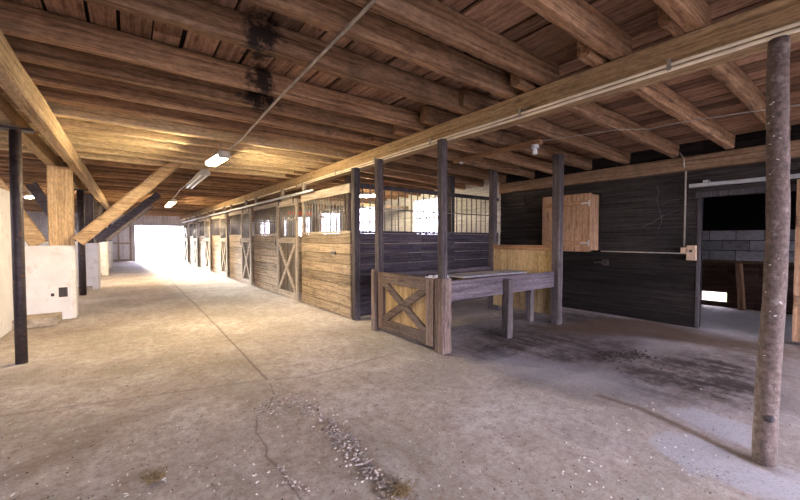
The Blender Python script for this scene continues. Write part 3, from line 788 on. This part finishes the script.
# ------------------------------------------------------------------ left side
t = thing('left_beam', 'pale squared beam running along the left side above the white walls', 'beam', (-.72, 10, 2.52))
b = B(); timber(b, (-.73, -3.3, 2.64), (-.69, 26.8, 2.64), .12, .23, cham=.01, seg=40, jit=.004); mk('timber', b, M['beam_left'], t)
b = B(); timber(b, (-1.03, -3.3, 2.66), (-1.0, 26.8, 2.66), .12, .19, cham=.01, seg=40, jit=.004)
solo('left_beam', b, M['beam_left'], 'second beam left of the pale beam, resting on the dark steel post', 'beam', (-1.02, 10, 2.56))
def steel_post(x, y, lab, r=.05, grp='dark steel posts left of the aisle'):
    t = thing('steel_post', lab, 'post', (x, y, 0), grp)
    b = B(); tube(b, [(x, y, 0), (x, y, .8), (x, y, 1.6), (x+.005, y, 2.51)], r, 16); mk('shaft', b, M['steel_dark'], t, smooth=True)
    b = B(); box(b, x-.15, x+.15, y-.07, y+.07, 2.51, 2.535); mk('cap_plate', b, M['steel_dark'], t)
    return t
t = steel_post(-.965, 5.57, 'round dark steel post at left edge of the aisle, nearest of the steel posts')
b = B()
ring = [(-.885+.035*math.cos(a), 5.53, 1.83+.045*math.sin(a)) for a in np.linspace(0, 6.28, 16)]
tube(b, ring, .006, 6); mk('wire_loop', b, M['conduit'], t)
steel_post(-.93, 11.5, 'dark steel post just before the second white wall end', .07)
for x, y, lab in ((-.85, 15.2, 'third dark steel post along the left of the aisle'), (-.8, 18.6, 'fourth dark steel post along the left of the aisle'), (-.75, 22.0, 'farthest dark steel post along the left of the aisle')):
    steel_post(x, y, lab, .06)

def low_wall(y, x1, lab, first=False):
    t = thing('low_wall', lab, 'wall', (-2.2, y+.15, 0), 'white concrete stall walls left of the aisle')
    b = B()
    x0 = -4.9
    prof = [(x0, y), (x1-.05, y), (x1, y+.07), (x1, y+.34), (x0, y+.34)]
    lo = [b.verts.new((px, py, 0)) for px, py in prof]; hi = [b.verts.new((px, py, 1.24)) for px, py in prof]
    b.faces.new(lo[::-1]); b.faces.new(hi)
    for k in range(5): b.faces.new((lo[k], lo[(k+1) % 5], hi[(k+1) % 5], hi[k]))
    mk('wall_body', b, M['white'], t)
    b = B(); box(b, -1.425 if first else x0, x1-.17, y-(.5 if first else .2), y-.002, .0, .13 if first else .1); mk('curb', b, M['curb'], t, label='crumbling concrete curb')
    if first:
        b = B(); box(b, -.965, -.855, y-.006, y+.002, .38, .54); mk('recess_shade', b, M['post_dark'], t, label='flat dark plate drawn as a shaded recess')  # flush plate, dark colour stands in for shade inside a broken recess
        b = B(); box(b, -1.06, -1.02, y-.006, y+.002, .40, .45); mk('hole_shade', b, M['steel_dark'], t)  # small dark plate painted as the shade of a hole
low_wall(8.2, -.76, 'nearest low white concrete wall end at left, under the pale post', True)
low_wall(12.6, -.66, 'second low white concrete wall end at left, beyond the steel post')
low_wall(17.0, -.66, 'third low white concrete wall end along the left')
low_wall(21.4, -.66, 'farthest low white concrete wall end along the left')
# tall white wall beside the aisle at the far left edge
b = B(); box(b, -1.75, -1.43, 5.9, 8.195, 0, 2.06)
struct('wall_side', b, M['white'])
# braced timber posts on the wall ends
def braced_post(y, pm, bmat, labs, dz=0.03, dy=.1, top=None):
    top = top or (.70, y+dy, 2.66)
    b = B(); timber(b, (-.925, y+.17, 1.24), (-.925, y+.17, 2.565), .31, .2, up=(0, 1, 0), cham=.012, seg=6, jit=.003)
    solo('timber_post', b, pm, labs[0], 'post', (-.925, y+.17, 1.24))
    b = B(); timber(b, (-.70, y+dy, 1.29+dz), top, .14, .19, cham=.025, seg=12, jit=.006)
    solo('diagonal_brace', b, bmat, labs[1], 'brace', (-.7, y+.1, 1.28))
    b = B(); timber(b, (-1.2, y+.12, 1.26), (-1.95, y+.12, 2.72), .14, .22, cham=.02, seg=8, jit=.005)
    solo('diagonal_brace', b, bmat if pm is not M['post_pale'] else M['brace'], labs[2], 'brace', (-1.2, y+.12, 1.26))
braced_post(8.2, M['post_pale'], M['brace'], ('thick pale square timber post standing on the nearest white wall', 'pale diagonal brace rising right from the thick pale post to the joists', 'pale brown brace rising left behind the dark steel post'), .02, -.03, (.76, 8.17, 2.84))
braced_post(12.6, M['post'], M['brace_dark'], ('grey square timber post standing on the second white wall', 'dark grey diagonal brace rising right beyond the pale brace', 'dark grey brace rising left beyond the thick pale post'))
braced_post(17.0, M['post'], M['brace_dark'], ('grey timber post standing on the third white wall', 'dark brace rising right from the third white wall', 'dark brace rising left from the third white wall'))

# ------------------------------------------------------------------ ceiling electrics
b = B(); tube(b, [(1.12, -1, 2.735), (1.16, 1.8, 2.735), (1.2, 3.7, 2.735), (1.26, 5.2, 2.735), (1.22, 5.9, 2.70)], .013, 8)
solo('ceiling_conduit', b, M['conduit'], 'long thin conduit under the joists leading to the lit tube lamp', 'conduit', (1.2, 2, 2.735), smooth=True)
def tube_light(y0, y1, x, z, lit, lab, dx=0.):
    t = thing('tube_light', lab, 'lamp', (x, (y0+y1)/2, z), 'fluorescent lamps over the aisle')
    b = B()
    vs0 = [(-.10, .035), (.10, .035), (.06, .10), (-.06, .10)]
    A = [b.verts.new((x+a, y0, z+c)) for a, c in vs0]; Bq = [b.verts.new((x+dx+a, y1, z+c)) for a, c in vs0]
    b.faces.new(A[::-1]); b.faces.new(Bq)
    for k in range(4): b.faces.new((A[k], A[(k+1) % 4], Bq[(k+1) % 4], Bq[k]))
    mk('housing', b, M['fixture'], t)
    for s in (-.045, .045):
        b = B(); tube(b, [(x+s, y0+.03, z+.012), (x+dx+s, y1-.03, z+.012)], .018, 8); mk('tube', b, lit or M['tube_off'], t, smooth=True)
    b = B()
    for yy in (y0, y1-.03): box(b, x-.08+(dx if yy > y0 else 0), x+.08+(dx if yy > y0 else 0), yy, yy+.03, z-.005, z+.04)
    mk('end_holder', b, M['fixture'], t)
    b = B()
    for yy in (y0+.12, y1-.12): tube(b, [(x+dx/2, yy, z+.09), (x+dx/2, yy, JB+.01)], .006, 6)
    mk('hanger', b, M['conduit'], t)
tube_light(5.75, 6.5, 1.12, 2.53, M['lamp'], 'lit short tube lamp, nearest of the ceiling lamps over the aisle', -.05)
tube_light(7.5, 9.7, 1.13, 2.53, None, 'unlit long tube lamp between the two lit ones')
tube_light(13.7, 16.0, 1.15, 2.53, M['lamp_far'], 'lit long tube lamp far down the aisle')
b = B(); tube(b, [(1.13, 9.7, 2.66), (1.14, 11.5, 2.72), (1.15, 13.7, 2.66)], .012, 6)
solo('ceiling_conduit', b, M['conduit'], 'short conduit joining the unlit lamp to the far lit lamp', 'conduit', (1.14, 11.5, 2.66))

def bay_light(u0, v0, u1, v1, z, lab):
    p, q = ground_pt(u0, v0, z), ground_pt(u1, v1, z)
    t = thing('tube_light', lab, 'lamp', ((p+q)/2)[:])
    b = B(); timber(b, p+V((0, 0, .07)), q+V((0, 0, .07)), .16, .05); mk('housing', b, M['fixture'], t)
    b = B(); tube(b, [p+V((0, 0, .02)), q+V((0, 0, .02))], .02, 8); mk('tube', b, M['lamp_bay'], t, smooth=True)
    b = B(); d_ = (q-p)
    for k in (.15, .85): c = p+d_*k; tube(b, [c+V((0, 0, .09)), V((c.x, c.y, JB+.1+zslope(c.x)))], .006, 6)
    mk('hanger', b, M['conduit'], t)
bay_light(359, 197.5, 377, 196.5, 2.42, 'lit tube lamp inside the stalls, seen over the dark corner post')
bay_light(26, 199, 40, 197.5, 2.42, 'lit tube lamp in the left bay, seen behind the dark steel post')

# ------------------------------------------------------------------ room behind the doorway
RX = 9.45
b = B()
planks_y(b, RX, RX+.06, -1.5, 1.80, 0, .86, .2); planks_y(b, RX, RX+.06, 2.20, 4.6, 0, .86, .2); planks_y(b, RX, RX+.06, 1.80, 2.20, .28, .86, .2); planks_y(b, RX, RX+.06, 1.80, 2.20, 0, .10, .2)
box(b, RX+.05, RX+.1, -1.5, 1.80, 0, .92); box(b, RX+.05, RX+.1, 2.20, 4.6, 0, .92); box(b, RX+.05, RX+.1, 1.80, 2.20, .28, .92)
struct('wall_back', b, M['brown_wall'])
b = B(); z = .93; r = 0; rb = random.Random(2)
while z < 1.5:
    y = -1.5-(.2 if r % 2 else 0)
    while y < 4.6:
        box(b, RX+rb.uniform(0, .012), RX+.18, y, y+.385, z, z+.185); y += .4
    z += .2; r += 1
struct('wall_block', b, M['block'])
b = B(); box(b, RX+.04, RX+.16, -1.5, 4.6, .9, z); struct('wall_joints', b, M['crumb'])
b = B(); timber(b, (RX-.06, -1.5, .9), (RX-.06, 4.6, .9), .12, .05)
struct('trim_3', b, M['beam_dark'])
b = B(); box(b, RX, RX+.1, -1.5, 4.6, z, 2.7); struct('wall_gable', b, M['darkwall'])
b = B(); box(b, WX+.1, RX, 4.5, 4.6, 0, 2.7); struct('wall_end', b, M['darkwall'])
b = B(); box(b, WX+.1, 7.5, -1.6, -1.5, 0, 2.7); box(b, 8.9, RX+.1, -1.6, -1.5, 0, 2.7); box(b, 7.5, 8.9, -1.6, -1.5, 0, 1.0); box(b, 7.5, 8.9, -1.6, -1.5, 1.9, 2.7); struct('wall_near', b, M['darkwall'])  # unseen wall, closed to dim the side room around the added window opening
b = B(); box(b, 7.5, 7.56, -1.62, -1.48, 1.0, 1.9); box(b, 8.84, 8.9, -1.62, -1.48, 1.0, 1.9); box(b, 7.5, 8.9, -1.62, -1.48, 1.0, 1.06); box(b, 7.5, 8.9, -1.62, -1.48, 1.84, 1.9); box(b, 8.18, 8.22, -1.57, -1.53, 1.0, 1.9)
o = struct('window_13', b, M['post'])  # unseen window, added to brighten the side room
b = B(); box(b, 7.53, 8.87, -1.555, -1.545, 1.03, 1.87); mk('pane', b, M['glass'], o)
b = B(); box(b, WX+.1, RX+.2, -1.6, 4.7, 2.545, 2.62); struct('roof', b, M['darkwall'])
for k in range(5):
    y = -.4+k*.75
    b = B(); timber(b, (WX+.1, y, 2.475), (RX+.0, y, 2.475), .07, .14)
    solo('rafter', b, M['beam_dark'], f'rafter of the side room beyond the doorway, {ORD[k] if k else "frontmost"} of five', 'rafter', (8.2, y, 2.3), 'rafters of the side room')
b = B(); timber(b, (RX-.12, 1.55, 0), (RX-.1, 1.62, .88), .16, .09, up=(0, 1, 0), cham=.01)
solo('prop_post', b, M['orange'], 'short brown post leaning on the back wall seen through the doorway', 'post', (RX-.12, 1.55, 0))
b = B(); box(b, RX+.5, RX+.9, 1.98, 2.3, -.03, .3)
solo('crate', b, M['chips'], 'small pale crate in the sunlit gap beyond the doorway', 'crate', (RX+.7, 2.1, -.03))
b = B()
tuft = random.Random(3)
for k in range(260):
    px, py = tuft.uniform(RX+.35, RX+3.), tuft.uniform(.5, 3.2)
    timber(b, (px, py, -.03), (px+tuft.uniform(-.08, .08), py+tuft.uniform(-.08, .08), tuft.uniform(.1, .28)), .012, .004)
M['grass'] = plain('sunlit grass', (.36, .42, .12), .8, var=.4, scale=20)
tag(mk('grass', b, M['grass'], None, (RX+1.5, 1.8, 0)), 'sunlit grass outside the gap beyond the doorway', 'grass', kind='stuff')

# ------------------------------------------------------------------ floor litter
rn = random.Random(8)
def scatter_line(bm, pxs, n, spread, rmin, rmax, sub=1, jit=.3, flat=.6):
    segs = list(zip(pxs, pxs[1:]))
    for k in range(n):
        (a, b_) = rn.choice(segs); t_ = rn.random()
        u = a[0]+(b_[0]-a[0])*t_+rn.gauss(0, spread); v = a[1]+(b_[1]-a[1])*t_+rn.gauss(0, spread*.55)
        p = ground_pt(u, v); r = rn.uniform(rmin, rmax)
        lump(bm, (p.x, p.y, r*.25), r, jit, flat, sub)
b = B(); scatter_line(b, [(262, 408), (300, 400), (318, 412), (335, 432), (345, 445), (362, 465), (385, 485), (400, 500)], 620, 7, .003, .011)
scatter_line(b, [(274, 392), (268, 408), (255, 416)], 70, 5, .003, .008); scatter_line(b, [(280, 467), (290, 482), (305, 490)], 60, 4, .003, .008); scatter_line(b, [(650, 435), (690, 470), (715, 478)], 50, 6, .002, .006)
tag(mk('gravel', b, M['gravel'], None, ground_pt(340, 440)), 'trail of loose grey gravel across the front floor', 'gravel', kind='stuff')
b = B()
for k in range(230):
    u, v = rn.uniform(-10, 720), 345+155*rn.random()**.8
    if u > 560 and v < 380: continue
    p = ground_pt(u, v); L = rn.uniform(.002, .004)*(1+2*rn.random()**4); a = rn.uniform(0, 3.14)
    if p.x > 2.8 and p.y > 2.8: continue
    timber(b, (p.x-L*math.cos(a), p.y-L*math.sin(a), .004), (p.x+L*math.cos(a), p.y+L*math.sin(a), .006), rn.uniform(.003, .006), .003)
tag(mk('wood_chips', b, M['chips'], None, (1, 2, 0)), 'small white chips and flecks strewn over the front floor', 'chips', kind='stuff')
b = B()
for k in range(420):
    u, v = rn.uniform(-10, 790), 330+170*rn.random()
    p = ground_pt(u, v)
    if (p.x > 2.7 and p.y > 2.8) or math.hypot(p.x-3.05, p.y-.38) < .12: continue
    lump(b, (p.x, p.y, .002), rn.uniform(.002, .006), .4, .5, 1)
for k in range(160):
    p = ground_pt(rn.gauss(626, 13), rn.gauss(355, 2.5)); lump(b, (p.x, p.y, .004), rn.uniform(.006, .018), .4, .6, 1)
for k in range(60):
    p = ground_pt(rn.uniform(600, 665), rn.gauss(361, 5)); lump(b, (p.x, p.y, .003), rn.uniform(.004, .011), .4, .5, 1)
tag(mk('dirt_crumbs', b, M['crumb'], None, (2, 2, 0)), 'dark dirt crumbs on the floor, heaped before the dark wall', 'dirt', kind='stuff')
def hay(u, v, r, n, lab):
    b = B(); c = ground_pt(u, v)
    for k in range(n):
        a, d_ = rn.uniform(0, 6.28), abs(rn.gauss(0, r)); p = V((c.x+d_*math.cos(a), c.y+d_*math.sin(a), rn.uniform(.003, .03)))
        a = rn.uniform(0, 6.28); L = rn.uniform(.01, .04)
        timber(b, p, p+V((L*math.cos(a), L*math.sin(a), rn.uniform(-.003, .012))), .0035, .002)
    for k in range(n//5):
        a, d_ = rn.uniform(0, 6.28), abs(rn.gauss(0, r*.7)); lump(b, (c.x+d_*math.cos(a), c.y+d_*math.sin(a), .006), rn.uniform(.006, .014), .4, .7, 1)
    tag(mk('hay_tuft', b, M['hay'], None, c), lab, 'hay', kind='stuff')
hay(155, 480, .025, 90, 'small clump of old hay on the floor at bottom left')
hay(402, 494, .04, 160, 'dark clump of hay at the end of the gravel trail')

# cobweb threads on the dark wall
b = B()
for (p0, p1) in (((6.8, 2.15, 2.2), (6.8, 2.12, 1.5)), ((6.8, 2.12, 1.9), (6.8, 1.85, 2.0)), ((6.79, 2.4, 1.55), (6.79, 1.9, 1.8))):
    q = [V(p0).lerp(V(p1), k/6)+V((0, rn.uniform(-.03, .03), rn.uniform(-.02, .02))) for k in range(7)]
    tube(b, q, .0022, 4)
tag(mk('cobweb', b, M['web'], None, (6.8, 2.1, 1.8)), 'dangling cobweb threads on the dark wall beside the vertical conduit', 'cobweb', kind='stuff')

# ------------------------------------------------------------------ light
w = bpy.data.worlds.new('sky'); S.world = w; w.use_nodes = True
nt = w.node_tree; nt.nodes.clear()
out = nt.nodes.new('ShaderNodeOutputWorld')
bg = N(nt, 'ShaderNodeBackground', {'Color': (.82, .79, 1.0, 1), 'Strength': 10.0})
nt.links.new(bg.outputs[0], out.inputs[0])
def portal(loc, rot, sx, sy):
    l = bpy.data.lights.new('daylight_portal', 'AREA'); l.shape = 'RECTANGLE'; l.size = sx; l.size_y = sy
    l.cycles.is_portal = True
    o = link(bpy.data.objects.new('daylight_portal', l)); o.location = loc; o.rotation_euler = rot
R90 = math.pi/2
portal((2.8, Y0+.02, 1.3), (R90, 0, 0), 8.1, 2.6)                 # toward +Y
portal((1.53, Y1-.02, 1.08), (-R90, 0, 0), 2.6, 2.15)
for y in WIN: portal((WX+.12, y, 1.96), (0, R90, 0), 1.17, 2*whw(y))
portal((8.2, -1.65, 1.45), (R90, 0, 0), 1.34, .84)  # portal of the added side-room window
for y in LW: portal((LX-.15, y, 1.82), (0, -R90, 0), 1.2, 2.2)
sun = bpy.data.lights.new('sun', 'SUN'); sun.energy = 24; sun.angle = .2; sun.color = (1, .95, .86)
so = link(bpy.data.objects.new('sun', sun)); so.rotation_euler = (math.radians(-83), 0, math.radians(7))   # from the far end, high

# ------------------------------------------------------------------ camera
cam = bpy.data.cameras.new('camera'); cam.sensor_width = 36; cam.lens = 36*360/800; cam.clip_start = .05; cam.clip_end = 300
co = link(bpy.data.objects.new('camera', cam)); co.location = (0, 0, 1.35)
co.rotation_euler = (R90-math.atan(11/360.), 0, -math.atan(.75))
S.camera = co
S.view_settings.view_transform = 'Standard'; S.view_settings.look = 'None'; S.view_settings.gamma = 1; S.view_settings.use_curve_mapping = False
S.view_settings.exposure = 1.15
S.cycles.use_denoising = True
S.cycles.max_bounces = 10; S.cycles.diffuse_bounces = 7
S.cycles.sample_clamp_indirect = 8
